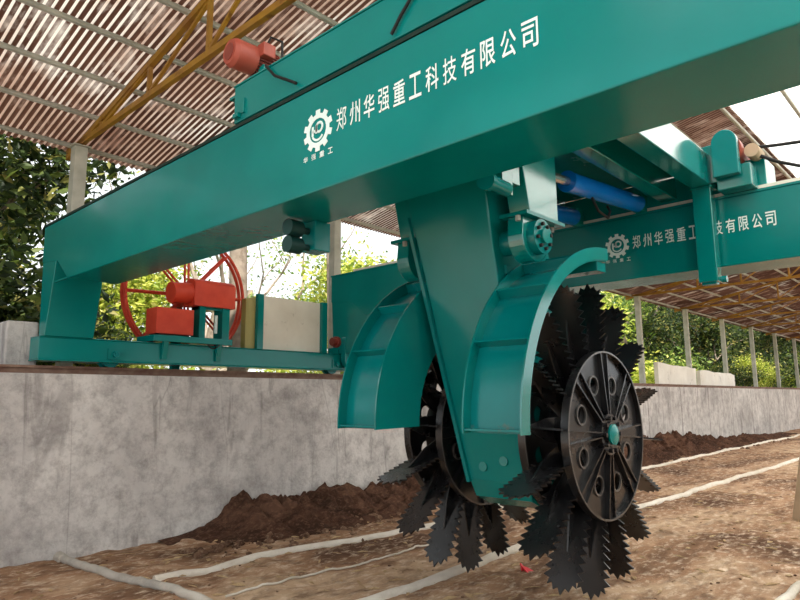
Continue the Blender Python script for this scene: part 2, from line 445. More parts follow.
def girder(x0, x1):
    mb = MB()
    prof = [(-3.71,2.86),(-3.2,GB),(6.33,GB),(6.62,2.86),(7.04,2.90),(7.04,GT),(-3.71,GT)]
    mb.prism(prof,'x',x0,x1)
    g = mb.build('main_girder', TEAL, gan, bevel=.008)
    # flange lips and the trolley rail on top
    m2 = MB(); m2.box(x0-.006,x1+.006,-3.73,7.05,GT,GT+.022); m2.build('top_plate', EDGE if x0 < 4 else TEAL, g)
    m2 = MB(); rx = x0+.06 if x0 > 4 else (x0+x1)/2; m2.box(rx-.03,rx+.03,-3.4,6.6,GT+.022,GT+.062); m2.build('trolley_rail', SHEET if x0>4 else RUBBER, g)
    for s in (6.83,-3.5):
        m2 = MB(); wl = 1.1 if (x0 > 4 and s > 0) else 0; top = ((x0,s-.18-wl),(x1,s-.18-wl),(x1,s+.2),(x0,s+.2)) ; bot = ((x0,s-wl*.6),(x1,s-wl*.6),(x1,s+.16),(x0,s+.16)) if s>0 else ((x0,s-.16),(x1,s-.16),(x1,s),(x0,s))
        ins = lambda p, z: (p[0]+(.004 if p[0] == x0 else -.004), p[1], z)
        m2.hexa([ins(p,2.142) for p in bot],[ins(p,2.90) for p in top])
        m2.build('leg', TEAL, gan, bevel=.006)
    m2 = logo_shape(x0-.001, 2.665, 3.005, .125); m2.build('emblem', WHITE, g, label='white gear emblem with a round monogram')
    m2 = outline_text('华强重工', .255, .55, .034, (x0-.001, 2.79, 2.838), .02); m2.build('small_lettering', WHITE, g)
    m2 = outline_text('郑州华强重工科技有限公司', 1.262, .74, .130, (x0-.001, 2.505, 2.948), .011); m2.build('lettering', WHITE, g, label='white Chinese company lettering')
    return g
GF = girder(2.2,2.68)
GR = girder(6.1,6.58)
# weld gusset near the front leg
mb = MB(); mb.box(2.185,2.2,6.30,6.62,2.64,2.655); mb.build('weld_strip', TEAL, GF)
for y in (6.86, YR-.41):
    c = MB(); c.box(2.17,6.62,y,y+.26,1.915,2.13); c.box(2.17,6.62,y-.02,y+.28,1.90,1.915); c.box(2.17,6.62,y-.012,y+.27,2.13,2.142)
    ca = c.build('end_carriage', TEAL, gan, bevel=.006)
    for wx in (2.92,6.05):
        w = MB(); yc = y+.13; w.cyl((wx,yc-.04,WT+.085+.11),(wx,yc+.04,WT+.085+.11),.11,28); w.cyl((wx,yc+.04,WT+.085+.11),(wx,yc+.055,WT+.085+.11),.128,28)
        w.build('rail_wheel', TEAL2, ca, smooth=True)
        b = MB(); b.box(wx-.08,wx+.08,y-.014,y-.001,1.935,2.05); b.build('bearing_plate', TEAL, ca)
        b = MB(); b.cyl((wx,y-.05,1.99),(wx,y-.014,1.99),.035,16); b.cyl((wx,y-.06,1.99),(wx,y-.05,1.99),.018,6); b.build('axle_cap', TEAL2, ca, smooth=True)
# drive chain case on the rear end of the left carriage
d = MB()
pts = [(6.2+.11*cos(t),2.33+.09*sin(t)) for t in [pi*i/10 for i in range(11)]]+[(6.2-.11,2.03)]+[(6.2+.11*cos(t),2.03+.09*sin(t)) for t in [pi+pi*i/10 for i in range(1,11)]]
d.prism(pts,'y',6.72,6.80); dc = d.build('chain_case', TEAL2, gan, bevel=.006)
for z in (2.34,2.2,2.06):
    d = MB(); d.cyl((6.2,6.70,z),(6.2,6.72,z),.05,18); d.cyl((6.2,6.685,z),(6.2,6.70,z),.02,6); d.build('bolt_boss', TEAL, dc, smooth=True)
d = MB(); d.cyl((6.06,6.90,2.31),(6.22,6.90,2.31),.08,20); d.cyl((6.0,6.90,2.31),(6.06,6.90,2.31),.06,16); d.build('travel_motor', bpy.data.materials.get('motor_dark_red') or paint('motor_dark_red',srgb(118,48,40),srgb(134,60,48),.5,.4,6), gan, smooth=True, label='dark red travel motor by the chain case')
d = MB(); d.box(6.18,6.42,6.80,6.86,1.95,2.12); d.box(6.0,6.3,6.88,6.98,2.142,2.22); d.build('motor_mount', TEAL, gan)

# limit switch roller unit under the front girder
h = MB(); h.box(2.57,2.70,3.13,3.27,2.455,2.65)
ROLLER = paint('dark_teal_rubber', srgb(10,52,50), srgb(18,62,58), .45, .4, 5)
hk = h.build('guide_roller_bracket', TEAL2, gan, bevel=.005)
for z in (2.475,2.585):
    h = MB(); h.cyl((2.50,3.20,z),(2.58,3.20,z),.022,12); h.cyl((2.40,3.20,z),(2.50,3.20,z),.054,22); h.build('roller', ROLLER, hk, smooth=True)
# platform with red boxes
pf = MB(); pf.box(3.3,4.3,6.78,7.2,2.155,2.225); pf.build('shelf', TEAL, gan, bevel=.004)
for gx in (3.46,4.14):
    pf = MB(); pf.prism([(6.80,2.155),(6.84,2.155),(6.852,1.96),(6.83,1.96)],'x',gx-.03,gx+.03); pf.build('shelf_gusset', TEAL, gan)
# sheet guard
sg = thing('sheet_guard','grey zinc sheet guard between teal uprights on the rail carriage','guard',(5.3,7.0,2.142))
s = MB(); s.box(4.80,5.94,7.0,7.012,2.145,2.86); s.build('sheet', SHEET, sg, label='dull zinc sheet')
s = MB(); s.box(4.62,4.632,7.0,7.1,2.145,2.80); s.poly([(4.632,7.02,2.145),(4.80,7.0,2.145),(4.80,7.0,2.84),(4.632,7.02,2.80),(4.632,7.03,2.145),(4.80,7.012,2.145),(4.80,7.012,2.84),(4.632,7.03,2.80)],[(0,1,2,3),(4,5,6,7),(0,3,7,4),(0,1,5,4),(3,2,6,7)]); s.build('side_board', OLIVE, sg, label='olive side board')
for ux in (4.81,5.9):
    s = MB(); s.box(ux-.045,ux+.045,6.94,7.0,2.142,2.87); s.build('upright', TEAL, sg)

# cable reel
reel = thing('cable_reel','big red spoked cable reel with double rims behind the rail carriage','reel',(3.9,7.32,2.0))
RC = (3.96,2.80)
for y in (7.28,7.37):
    m = MB(); m.tube([(RC[0]+.79*cos(2*pi*i/64),y,RC[1]+.79*sin(2*pi*i/64)) for i in range(64)],.022,8,closed=True); m.build('rim', RED, reel, smooth=True)
    for k in range(8):
        a = 2*pi*k/8+.03
        m = MB(); m.cyl((RC[0]+.1*cos(a),y,RC[1]+.1*sin(a)),(RC[0]+.77*cos(a),y,RC[1]+.77*sin(a)),.015,8); m.build('spoke', RED, reel, smooth=True)
m = MB(); m.cyl((RC[0],7.2,RC[1]),(RC[0],7.5,RC[1]),.14,24); m.build('drum', RED, reel, smooth=True)
m = MB(); m.box(RC[0]-.05,RC[0]+.05,7.5,7.58,WT+.002,RC[1]+.1); m.cyl((RC[0],7.45,RC[1]),(RC[0],7.54,RC[1]),.05,16); m.build('support_post', TEAL, reel)
# reel drive: round nosed housing on a small stand
dr = thing('reel_gearbox','red round-nosed gearbox on a teal stand in front of the cable reel','gearbox',(4.1,7.0,2.225))
m = MB(); m.cyl((3.60,7.03,2.76),(3.86,7.03,2.78),.125,24); m.build('end_cap', RED, dr, smooth=True)
m = MB(); m.prism([(6.9,2.62),(7.16,2.62),(7.16,2.9)]+[(7.03+.13*cos(pi*i/10),2.86+.1*sin(pi*i/10)) for i in range(1,10)]+[(6.9,2.9)],'x',3.84,4.40); m.build('housing', RED, dr, bevel=.006)
for a,b in ((3.93,4.01),(4.24,4.34)):
    m = MB(); m.box(a,b,6.93,7.13,2.225,2.62); m.build('stand_leg', TEAL, dr)
m = MB(); m.box(3.93,4.34,6.95,7.12,2.585,2.62); m.build('stand_top', TEAL, dr)
m = MB(); m.cyl((4.14,6.91,2.30),(4.14,6.91,2.52),.02,10); m.build('cable_gland', WHITE, dr, smooth=True)
rb = thing('junction_box','low red box at the left end of the teal shelf','box',(3.56,7.0,2.225))
m = MB(); m.box(3.36,3.82,6.86,7.12,2.25,2.55); m.build('body', RED, rb, bevel=.006)
m = MB(); m.box(3.4,3.78,6.88,7.1,2.225,2.25); m.build('foot', RUBBER, rb)
m = MB(); m.tube([(3.95+.02*k,6.775-.004*abs(k-4),2.15-.012*(16-(k-4)**2)/4) for k in range(9)],.008,6)
tag(rebase(m.build('slack_cable', RUBBER, smooth=True),(3.95,6.775,2.1)),'black slack cable drooping under the teal shelf','cable')

# ------------------------------------------------------------------ trolley
tro = thing('trolley','teal lifting trolley frame riding on top of the two girders','trolley',(4.4,2.5,GT+.06))
TB = GT+.064
m = MB(); m.box(2.23,2.62,.6,3.59,TB,3.60); m.box(2.222,2.628,.58,3.60,3.60,3.612)
sb = m.build('side_beam', TEAL, tro, bevel=.008)
m = MB(); m.box(2.32,2.62,3.40,3.80,3.612,3.63); m.build('motor_plate', TEAL, sb)
m = MB(); m.box(2.215,2.23,3.45,3.48,3.38,3.48); m.box(2.20,2.23,3.50,3.56,3.36,3.39); m.build('stop_lug', TEAL, sb)
m = MB(); m.box(6.16,6.52,1.3,3.64,TB,3.60); m.build('side_beam', TEAL, tro, bevel=.008)
m = MB(); m.box(2.62,6.16,1.69,1.86,3.37,3.66); m.build('cross_beam', TEALG, tro, bevel=.006)
m = MB(); m.box(2.62,6.16,2.07,2.22,3.37,3.60); m.build('cross_beam', TEALG, tro, bevel=.006)
m = MB(); m.box(2.62,6.16,3.24,3.39,3.37,3.60); m.build('cross_beam', TEALG, tro, bevel=.006)
m = MB(); m.box(2.62,6.16,3.46,3.64,3.37,3.60); m.build('cross_beam', TEALG, tro, bevel=.006)
m = MB(); m.box(2.62,6.16,1.86,3.46,3.602,3.612); m.build('deck_plate', TEAL2, tro)
m = MB(); m.box(5.93,6.05,1.70,1.86,2.50,3.37); m.box(5.91,6.07,1.68,1.88,3.355,3.368); m.build('hanging_strut', TEALG, tro, bevel=.006, label='hanging teal strut in front of the rear girder')
m = MB(); m.box(5.95,6.03,1.72,1.84,2.48,2.50); m.cyl((6.06,1.7,2.53),(6.06,1.66,2.53),.03,12); m.build('strut_roller', TEAL2, tro)
# rear drive
m = MB(); m.box(5.98,6.14,1.64,1.885,3.40,3.76); m.box(5.965,5.98,1.75,1.765,3.52,3.74); m.build('end_block', TEALG, tro, bevel=.006)
m = MB(); m.box(5.92,6.12,1.36,1.64,3.30,3.50); m.build('drive_box', TEALG, tro, bevel=.008)
pts = [(1.43,3.40),(1.43,3.70)]+[(1.535-.105*cos(pi*i/12),3.70+.115*sin(pi*i/12)) for i in range(1,12)]+[(1.64,3.70),(1.64,3.40)]
m = MB(); m.prism(pts,'x',5.83,5.90); m.build('chain_guard', TEAL2, tro, bevel=.008, label='round-topped chain guard')
m = MB(); m.cyl((5.90,1.535,3.66),(6.0,1.535,3.66),.12,22); m.cyl((6.0,1.535,3.66),(6.32,1.535,3.66),.10,22); m.build('drive_motor', MOTOR, tro, smooth=True, label='red drive motor behind the chain guard')
m = MB(); m.cyl((6.0,1.36,3.63),(6.2,1.36,3.63),.06,16); m.build('coil_cover', SACK, tro, smooth=True)
for pts in ([(6.1,1.36,3.68),(6.15,1.2,3.67),(6.2,.6,3.62),(6.25,-.6,3.72)],[(6.1,1.36,3.62),(6.15,1.2,3.52),(6.2,.9,3.38),(6.25,.3,3.33),(6.3,-.4,3.30)]):
    m = MB(); m.tube(pts,.016,8); m.build('power_cable', RUBBER, tro, smooth=True)
# red lifting motor on the front side beam
MX, MYc, MZ = 2.62, 3.62, 4.14
mo = thing('electric_motor','rust red finned electric motor on top of the front trolley beam','motor',(2.42,3.34,3.612))
c0 = Vector((2.22,3.61,3.862)); ax = Vector((1,-.05,0)).normalized()
m = MB(); m.cyl(c0,c0+ax*.15,.103,28); m.cyl(c0-ax*.03,c0,.085,28,.103); m.build('fan_cowl', MOTOR, mo, smooth=True)
m = MB(); m.cyl(c0-ax*.034,c0-ax*.03,.06,24); m.build('fan_grille', bpy.data.materials['motor_dark_red'], mo)
m = MB(); m.cyl(c0+ax*.15,c0+ax*.33,.083,28)
for k in range(28):
    a = 2*pi*k/28; dv = Vector((0,cos(a),sin(a)))
    m.bar(c0+ax*.15+dv*.091,c0+ax*.32+dv*.091,.006,.02,up=dv)
m.build('finned_body', bpy.data.materials['motor_dark_red'], mo)
m = MB(); m.box(c0.x+.14,c0.x+.24,c0.y-.16,c0.y-.08,c0.z-.01,c0.z+.085); m.build('terminal_box', MOTOR, mo, bevel=.006)
m = MB(); m.cyl(c0+ax*.33,c0+ax*.36,.092,28); m.build('end_flange', MOTOR, mo, smooth=True)
m = MB(); m.cyl(c0+ax*.36,c0+ax*.44,.075,24); m.build('coupling', GREEN, mo, smooth=True, label='pale green coupling')
m = MB(); m.box(c0.x+.17,c0.x+.34,c0.y-.12,c0.y+.05,3.63,c0.z-.06); m.build('mount', TEAL, mo)
m = MB(); m.tube([(c0.x+.19,c0.y-.12,c0.z+.085),(c0.x+.21,c0.y-.14,c0.z+.15),(c0.x+.27,c0.y-.19,c0.z+.12),(2.48,3.40,3.72),(2.36,3.30,3.64),(2.26,3.24,3.625),(2.205,3.2,3.605),(2.205,3.1,3.50),(2.205,2.98,3.43),(2.205,2.88,3.37)],.009,8); m.build('power_cable', RUBBER, mo, smooth=True)
m = MB(); m.tube([(2.4,1.80,3.625),(2.23,1.83,3.625),(2.208,1.86,3.60),(2.212,1.93,3.53),(2.212,2.03,3.44),(2.212,2.10,3.36)],.009,8)
tag(rebase(m.build('hanging_cable', RUBBER, smooth=True),(2.205,1.8,3.4)),'short black cable over the trolley beam above the white lettering','cable')

# pivot brackets hanging from the trolley, left and right of the arm
PV = (3.75,2.58)
def bracket(y0, y1, outer):
    m = MB(); m.prism([(3.50,3.40),(4.03,3.40),(4.04,2.735),(3.66,2.735)],'y',y0,y1)
    b = m.build('pivot_bracket', TEALG, tro, bevel=.006)
    m = MB(); m.box(3.57,4.08,y0-.03,y1+.03,2.71,2.735); m.build('flange_plate', TEAL2, b)
    # bearing lug with rounded lower end
    pts = [(3.60,2.71),(3.96,2.71)]+[(PV[0]+.165*cos(t),PV[1]+.165*sin(t)) for t in [-pi*i/14 for i in range(15)]]
    m = MB(); m.prism(pts,'y',y0+.02,y1-.02); m.build('bearing_lug', TEALG, b, bevel=.006)
    for k in range(2):
        m = MB(); xb = 3.585+.44*k; m.cyl((xb,y0+.05,2.675),(xb,y0+.05,2.71),.02,6); m.build('bolt', GREY, b)
    return b
bl = bracket(3.22,3.38,0)
br = bracket(2.19,2.35,0)
m = MB(); m.cyl((PV[0],2.15,PV[1]),(PV[0],2.215,PV[1]),.12,32)
fl = m.build('bearing_flange', TEAL2, br, smooth=True)
for k in range(8):
    a = 2*pi*k/8+.2
    m = MB(); m.cyl((PV[0]+.085*cos(a),2.13,PV[1]+.085*sin(a)),(PV[0]+.085*cos(a),2.15,PV[1]+.085*sin(a)),.013,6); m.build('flange_bolt', RUBBER, br)
m = MB(); m.cyl((PV[0],2.125,PV[1]),(PV[0],2.15,PV[1]),.05,24); m.build('bearing_cap', TEAL, br, smooth=True)
m = MB(); m.box(3.32,3.44,2.18,2.20,2.80,3.40); m.box(3.36,3.56,2.20,2.34,2.90,3.40); m.build('side_plate', TEALG, br, bevel=.004)
m = MB(); m.cyl((3.10,2.15,2.81),(3.40,2.21,2.84),.050,24); m.cyl((3.08,2.146,2.808),(3.13,2.156,2.813),.060,24); m.build('buffer_pin', TEAL2, br, smooth=True)

# blue hydraulic cylinders
def hyd(p, q, r, label):
    p, q = Vector(p), Vector(q); d = (q-p).normalized()
    t = thing('hydraulic_cylinder', label, 'hydraulic cylinder', p, 'blue lifting cylinders')
    m = MB(); m.cyl(p+d*.12,q-d*.06,r,32); m.cyl(p+d*.10,p+d*.16,r*1.02,32); m.build('barrel', BLUE, t, smooth=True)
    m = MB(); m.cyl(p-d*.25,p+d*.12,r*.45,20); m.build('rod', CHROME, t, smooth=True, label='bright steel rod')
    m = MB(); m.box(q.x-.06,q.x+.1,q.y-.05,q.y+.05,q.z-.08,q.z+.09); m.build('clevis', TEAL, t, bevel=.006)
    m = MB(); c = p+d*.5; m.tube([c+Vector((0,-.02,-r)),c+Vector((.02,-.06,-r-.12)),c+Vector((.16,-.08,-r-.16)),c+Vector((.3,-.04,-r-.06)),c+Vector((.34,0,-r))],.012,8); m.build('hose', RUBBER, t, smooth=True)
    return t
hyd((4.50,2.40,3.235),(6.06,2.40,3.375),.086,'blue hydraulic cylinder nearer the rear girder lettering, upper of the two')
hyd((4.50,3.08,3.235),(6.06,3.08,3.375),.086,'lower blue hydraulic cylinder half hidden behind the pivot bracket')

# ------------------------------------------------------------------ turning arm with two mudguards
arm = thing('wheel_arm','wide teal hanging arm between the two serrated wheels with curved mudguards','arm',(4.2,2.7,.7))
AX = (4.46,1.235)
front = [(3.25,2.86,2.24,2.93),(3.95,.88,2.50,2.965)]
def lerp(a,b,t): return a+(b-a)*t
prof = [(3.44,3.16),(3.99,.90),(4.06,.77),(4.22,.70),(4.62,.72),(4.82,.9),(4.9,1.3),(4.4,2.45),(4.12,3.16)]
vs = []
for side in (0,1):
    for (x,z) in prof:
        t = min(1,max(0,(2.93-z)/(2.93-.88)))
        vs.append((x, lerp(2.435,2.50,t) if side==0 else lerp(3.165,3.0,t), z))
n = len(prof); m = MB(); m.poly(vs,[tuple(range(n)),tuple(range(2*n-1,n-1,-1))]+[(i,(i+1)%n,n+(i+1)%n,n+i) for i in range(n)])
body = m.build('arm_box', TEAL, arm, bevel=.012)
# edge flanges down the arm's front face
for tag_, ys_ in (('b',(3.15,2.985)),):
    m = MB(); q = [Vector((3.50,ys_[0],2.86)),Vector((3.985,ys_[1],.88))]
    m.bar(q[0]+Vector((0,.015,0)),q[1]+Vector((0,.015,0)),.03,.03,up=(1,0,0)); m.build('edge_flange', TEAL2, body)
for (y,z) in ((2.66,1.05),(2.85,1.0)):
    xx = lerp(3.49,3.99,(2.95-z)/2.05)
    m = MB(); m.cyl((xx-.012,y,z),(xx+.03,y,z),.035,16); m.build('cover_bolt', TEAL, body, smooth=True)
m = MB(); m.cyl((PV[0],2.34,PV[1]),(PV[0],3.23,PV[1]),.09,24); m.build('pivot_shaft', TEAL2, arm, smooth=True)
m = MB(); m.cyl((AX[0],2.46,AX[1]),(AX[0],3.2,AX[1]),.1,24); m.build('axle', BLACK, arm, smooth=True)
# cylinder lever
for ly in (2.45,3.01):
    m = MB(); m.prism([(3.85,2.93),(4.1,2.93),(4.34,3.2),(4.34,3.32),(4.22,3.32)],'y',ly,ly+.04); m.build('lever', TEAL, arm)
def mudguard(y0, y1, inner_plate):
    C = (4.42,1.31); a0, a1 = radians(91), radians(181); R0 = 1.165
    m = MB(); m.ring(C,'y',R0,R0+.012,y0,y1,40,a0,a1); g = m.build('mudguard', TEAL2, arm, smooth=True)
    m = MB(); m.ring(C,'y',(R0-.36 if inner_plate else R0+.01),R0+.10,y0-.012,y0,40,a0 if not inner_plate else radians(112),a1); m.build('side_plate' if inner_plate else 'near_flange', TEALG, g, smooth=True)
    m = MB(); m.ring(C,'y',R0+.0,R0+.09,y1,y1+.012,40,a0,a1); m.build('far_flange', TEAL, g, smooth=True)
    for a in (radians(a) for a in (98,114,133,154,180)):
        m = MB(); p = Vector((C[0]+cos(a)*(R0+.045),y0,C[1]+sin(a)*(R0+.045))); q = Vector((p.x,y1,p.z))
        m.bar(p,q,.012,.07,up=(cos(a),0,sin(a))); m.build('cross_rib', TEAL2, g)
    return g
mudguard(2.01,2.42,False)
mudguard(3.18,3.56,True)
m = MB(); m.box(4.26,4.40,2.02,2.60,2.40,2.47); m.build('guard_bracket', TEAL2, arm, bevel=.004)
m = MB(); m.box(3.72,4.2,2.434,2.455,2.36,2.42); m.build('guard_bracket', TEAL2, arm, bevel=.004)
m = MB(); m.box(4.24,4.36,2.93,3.57,2.39,2.46); m.build('guard_bracket', TEAL2, arm, bevel=.004)

# ------------------------------------------------------------------ serrated turning wheels
NB = 16
def make_wheel(y, label):
    """axle along y, outer disc face at y"""
    t = thing('turning_wheel', label, 'wheel', (AX[0],y+.17,AX[1]-1.11), 'serrated turning wheels')
    cx, cz = AX
    R = .597
    def disc(yy, hole_r, nm):
        # disc with eight round holes, built as 8 sectors
        m = MB(); th = .014
        for k in range(8):
            a0 = radians(45*k+0); hc = a0+radians(22.5); hr = .375
            hx, hz = hr*cos(hc), hr*sin(hc); N = 24
            # outer boundary of the sector sampled around the hole
            inner = [(hx+hole_r*cos(hc+2*pi*i/N), hz+hole_r*sin(hc+2*pi*i/N)) for i in range(N)]
            outer = []
            for i in range(N):
                d = hc+2*pi*i/N; dx, dz = cos(d), sin(d)
                lo, hi = 0, 2
                for _ in range(40):
                    s = (lo+hi)/2; px, pz = hx+dx*s, hz+dz*s
                    rr = math.hypot(px,pz); an = (math.atan2(pz,px)-hc+pi)%(2*pi)-pi
                    if rr < R and rr > .085 and abs(an) < radians(22.5): lo = s
                    else: hi = s
                outer.append((hx+dx*lo, hz+dz*lo))
            V = []
            for ring_, w in ((outer,yy),(inner,yy),(inner,yy+th),(outer,yy+th)):
                V.append([m.bm.verts.new((cx+p[0],w,cz+p[1])) for p in ring_])
            for i in range(N):
                j = (i+1)%N
                for q in range(4):
                    try: m.bm.faces.new((V[q][i],V[q][j],V[(q+1)%4][j],V[(q+1)%4][i]))
                    except ValueError: pass
        dd = m.build(nm, BLACK, t)
        m = MB(); m.ring((cx,cz),'y',R-.012,R+.002,yy-.034,yy+.02,72); m.build('rim', BLACK, dd, smooth=True)
        m = MB(); m.ring((cx,cz),'y',R-.011,R+.001,yy-.038,yy-.034,72); m.build('rim_edge', WORN, dd)
        return dd
    d1 = disc(y, .062, 'disc')
    for k in range(8):
        a0 = radians(45*k); hc = a0+radians(22.5)
        m = MB(); m.ring((cx+.375*cos(hc),cz+.375*sin(hc)),'y',.06,.072,y-.012,y+.001,28); m.build('hole_rim', WORN, d1, smooth=True)
        u = Vector((cos(a0),0,sin(a0))); w = Vector((-sin(a0),0,cos(a0))); c = Vector((cx,y,cz)); Y = Vector((0,1,0))
        m = MB()
        for s in (-1,1):
            m.hexa([c+u*.14+w*s*.012-Y*.05, c+u*.14+w*s*.022-Y*.05, c+u*.14+w*s*.022, c+u*.14+w*s*.012],
                   [c+u*.592+w*s*.045-Y*.03, c+u*.592+w*s*.055-Y*.03, c+u*.592+w*s*.055, c+u*.592+w*s*.045])
        m.hexa([c+u*.14-w*.012-Y*.012, c+u*.14+w*.012-Y*.012, c+u*.14+w*.012, c+u*.14-w*.012],
               [c+u*.592-w*.045-Y*.012, c+u*.592+w*.045-Y*.012, c+u*.592+w*.045, c+u*.592-w*.045])
        m.build('spoke_rib', BLACK, d1)
    disc(y+.33, .062, 'inner_disc')
    m = MB(); m.cyl((cx,y+.014,cz),(cx,y+.33,cz),.36,40); m.build('drum', BLACK, t, smooth=True)
    m = MB(); m.cyl((cx,y-.05,cz),(cx,y,cz),.145,36); m.cyl((cx,y-.065,cz),(cx,y-.05,cz),.092,36); hb = m.build('hub', BLACK, t, smooth=True)
    m = MB(); m.cyl((cx,y-.078,cz),(cx,y-.065,cz),.074,28); m.cyl((cx,y-.086,cz),(cx,y-.078,cz),.05,28,.066); m.build('hub_cap', TEAL, hb, smooth=True, label='teal hub cap')
    for k in range(10):
        a = 2*pi*k/10
        m = MB(); m.cyl((cx+.118*cos(a),y-.078,cz+.118*sin(a)),(cx+.118*cos(a),y-.05,cz+.118*sin(a)),.016,6); m.build('hub_bolt', BLACK, hb)
    # one serrated blade outline: (radius, half width)
    nt_ = 8
    side = [(.40,.085),(.585,.095)]
    p = (1.045-.585)/nt_
    for i in range(nt_):
        hw = lerp(.106,.120,min(1,(i+1)/4))
        side += [(.585+p*i+p*.70, hw+.024),(.585+p*(i+1), hw-.024)]
    tip = [(1.082,.106),(1.066,.074),(1.112,.056),(1.092,.026),(1.14,0)]
    right = side+tip
    outl = right+[(r,-h) for r,h in reversed(right[:-1])]
    ym = y+.118
    for k in range(NB):
        a = radians(360/NB*k-5)
        u = Vector((cos(a),0,sin(a))); w = Vector((-sin(a),0,cos(a))); c = Vector((cx,ym,cz))
        m = MB(); th = .012
        P = [c+u*r+Vector((0,h,0)) for r,h in outl]
        nn = len(P)
        m.poly([q-w*th/2 for q in P]+[q+w*th/2 for q in P],[tuple(range(nn)),tuple(range(2*nn-1,nn-1,-1))]+[(i,(i+1)%nn,nn+(i+1)%nn,nn+i) for i in range(nn)])
        nf = len(m.bm.faces)
        for s in (-1,1):
            for rr in (.66,.76,.86,.96):
                m.cyl(c+u*rr+Vector((0,s*.088,0))-w*.0068, c+u*rr+Vector((0,s*.088,0))+w*.0068, .010, 10)
        m.bm.faces.ensure_lookup_table()
        for f in m.bm.faces[nf:]: f.material_index = 1
        b = m.build('blade', BLACK, t); b.data.materials.append(RUBBER)
        bmesh_tri(b)
        m = MB()
        for s in (-1,1):
            q = [(.40,.006),(.40,.095),(.62,.075),(.86,.006)]
            pp = [c+u*r+w*s*h for r,h in q]
            m.poly([x_-Vector((0,.006,0)) for x_ in pp]+[x_+Vector((0,.006,0)) for x_ in pp],[(0,1,2,3),(7,6,5,4),(0,1,5,4),(1,2,6,5),(2,3,7,6),(3,0,4,7)])
        m.build('stiffener', BLACK, b)
    return t
def bmesh_tri(o):
    bm = bmesh.new(); bm.from_mesh(o.data)
    bmesh.ops.triangulate(bm, faces=[f for f in bm.faces if len(f.verts) > 4]); bm.to_mesh(o.data); bm.free()
wh = make_wheel(2.13,'black serrated wheel with round-holed disc and teal hub cap, right of the arm')
w2 = dup(wh); w2.location.y += 1.07; w2['label'] = 'black serrated wheel half hidden behind the left mudguard'

# ------------------------------------------------------------------ things on the trough floor
def wob_pipe(name, pts, r, mat, label, cat, group=None, n=60, z=.006, wob=.012):
    P = [Vector(p) for p in pts]; L = [0]
    for a,b in zip(P,P[1:]): L.append(L[-1]+(b-a).length)
    out = []
    for i in range(n+1):
        s = L[-1]*i/n; k = max(j for j in range(len(L)) if L[j] <= s+1e-9); k = min(k,len(P)-2)
        q = P[k].lerp(P[k+1],(s-L[k])/(L[k+1]-L[k]))
        q = Vector((q.x+wob*noise.noise(Vector((q.y*2,q.x,1))), q.y+wob*2*noise.noise(Vector((q.x*.9,q.y,4))), z+ground_h(q.x,q.y)+.2*wob*noise.noise(Vector((q.x*3,q.y*3,8)))))
        out.append(q)
    m = MB(); m.tube(out,r,10); o = m.build(name,mat,smooth=True)
    return tag(rebase(o,out[0]),label,cat,group)
wob_pipe('aeration_pipe',[(2.72,5.36,0),(6,5.12,0),(9,5.3,0),(13.3,5.6,0),(21,5.75,0),(36,5.7,0)],.042,PALE,'half-buried pale pipe on the soil, nearer the concrete wall','pipe','aeration pipes on the trough floor',140,.006)
wob_pipe('aeration_pipe',[(2.3,3.60,0),(4.2,3.60,0),(6,3.71,0),(9.2,3.76,0),(17.7,3.64,0),(36,3.6,0)],.045,PALE,'half-buried pale pipe on the soil running under the serrated wheels','pipe','aeration pipes on the trough floor',140,.008)
wob_pipe('aeration_pipe',[(4.6,1.36,0),(6.3,1.30,0),(14,1.3,0)],.035,PALE,'half-buried pale pipe at the bottom right corner','pipe','aeration pipes on the trough floor',60,.006)
wob_pipe('header_pipe',[(2.44,6.62,0),(2.55,5.6,0),(2.68,4.6,0),(2.8,3.4,0)],.036,GREYPIPE,'grey pipe lying across the soil from the wall at bottom left','pipe',None,40,.022)
wob_pipe('hose',[(2.89,4.54,0),(3.6,4.55,0),(4.75,4.44,0),(5.3,4.5,0)],.009,PALE,'thin pale hose lying on the soil between two pipes','hose',None,50,.012)
m = MB(); m.cyl((2.44,6.60,.035),(2.445,6.72,.04),.05,16)
tag(rebase(m.build('pipe_coupling',GREYPIPE,smooth=True),(2.46,6.4,.05)),'grey coupling on the pipe end at the wall foot','pipe fitting')

def pile(x0,x1,prof,label,seed,dx=.045):
    """heap against the wall; prof(x) -> (height, depth)"""
    xs = []; x = x0
    while x <= x1: xs.append(x); x += dx
    ny = 22
    m = MB(); rows = []
    for x in xs:
        h, dpt = prof(x); row = []
        for j in range(ny+1):
            v = j/ny; y = W-.002-v*dpt
            s = max(0,1-v)**1.1*(.55+.45*min(1,v*4+.5))
            z = h*s*(1+.5*fbm(x,y,3.2,4,seed))+ (.10*fbm(x,y,7,3,seed+2)+.055*fbm(x,y,17,3,seed))*min(1,h*3)*(1-v**3) - .05*(v>.98)
            row.append(m.bm.verts.new((x,y,max(z,-.06)+ground_h(x,y)*.5-.01)))
        rows.append(row)
    for i in range(len(xs)-1):
        for j in range(ny): m.bm.faces.new((rows[i][j],rows[i+1][j],rows[i+1][j+1],rows[i][j+1]))
    return tag(rebase(m.build('soil_heap',DARKSOIL,smooth=True),(x0,W-.4,0)),label,'soil heap',None)
sm = lambda a,b,x: (lambda t: t*t*(3-2*t))(min(1,max(0,(x-a)/(b-a))))
pile(3.45,11.5,lambda x:((.03+.37*sm(3.6,4.75,x)-.10*sm(5.6,6.5,x)+.06*sm(6.8,7.6,x))*(1-.6*sm(9.5,11.5,x)),.25+.75*sm(3.3,4.8,x)),'dark red-brown soil heap at the foot of the near wall, left of the wheels',1.3)
pile(12,30,lambda x:((.10+.40*sm(12.5,15,x)-.30*sm(18,23,x))*(1-.8*sm(24,29,x)),.95),'dark soil heap along the far wall, right of the wheels',5.7,.09)
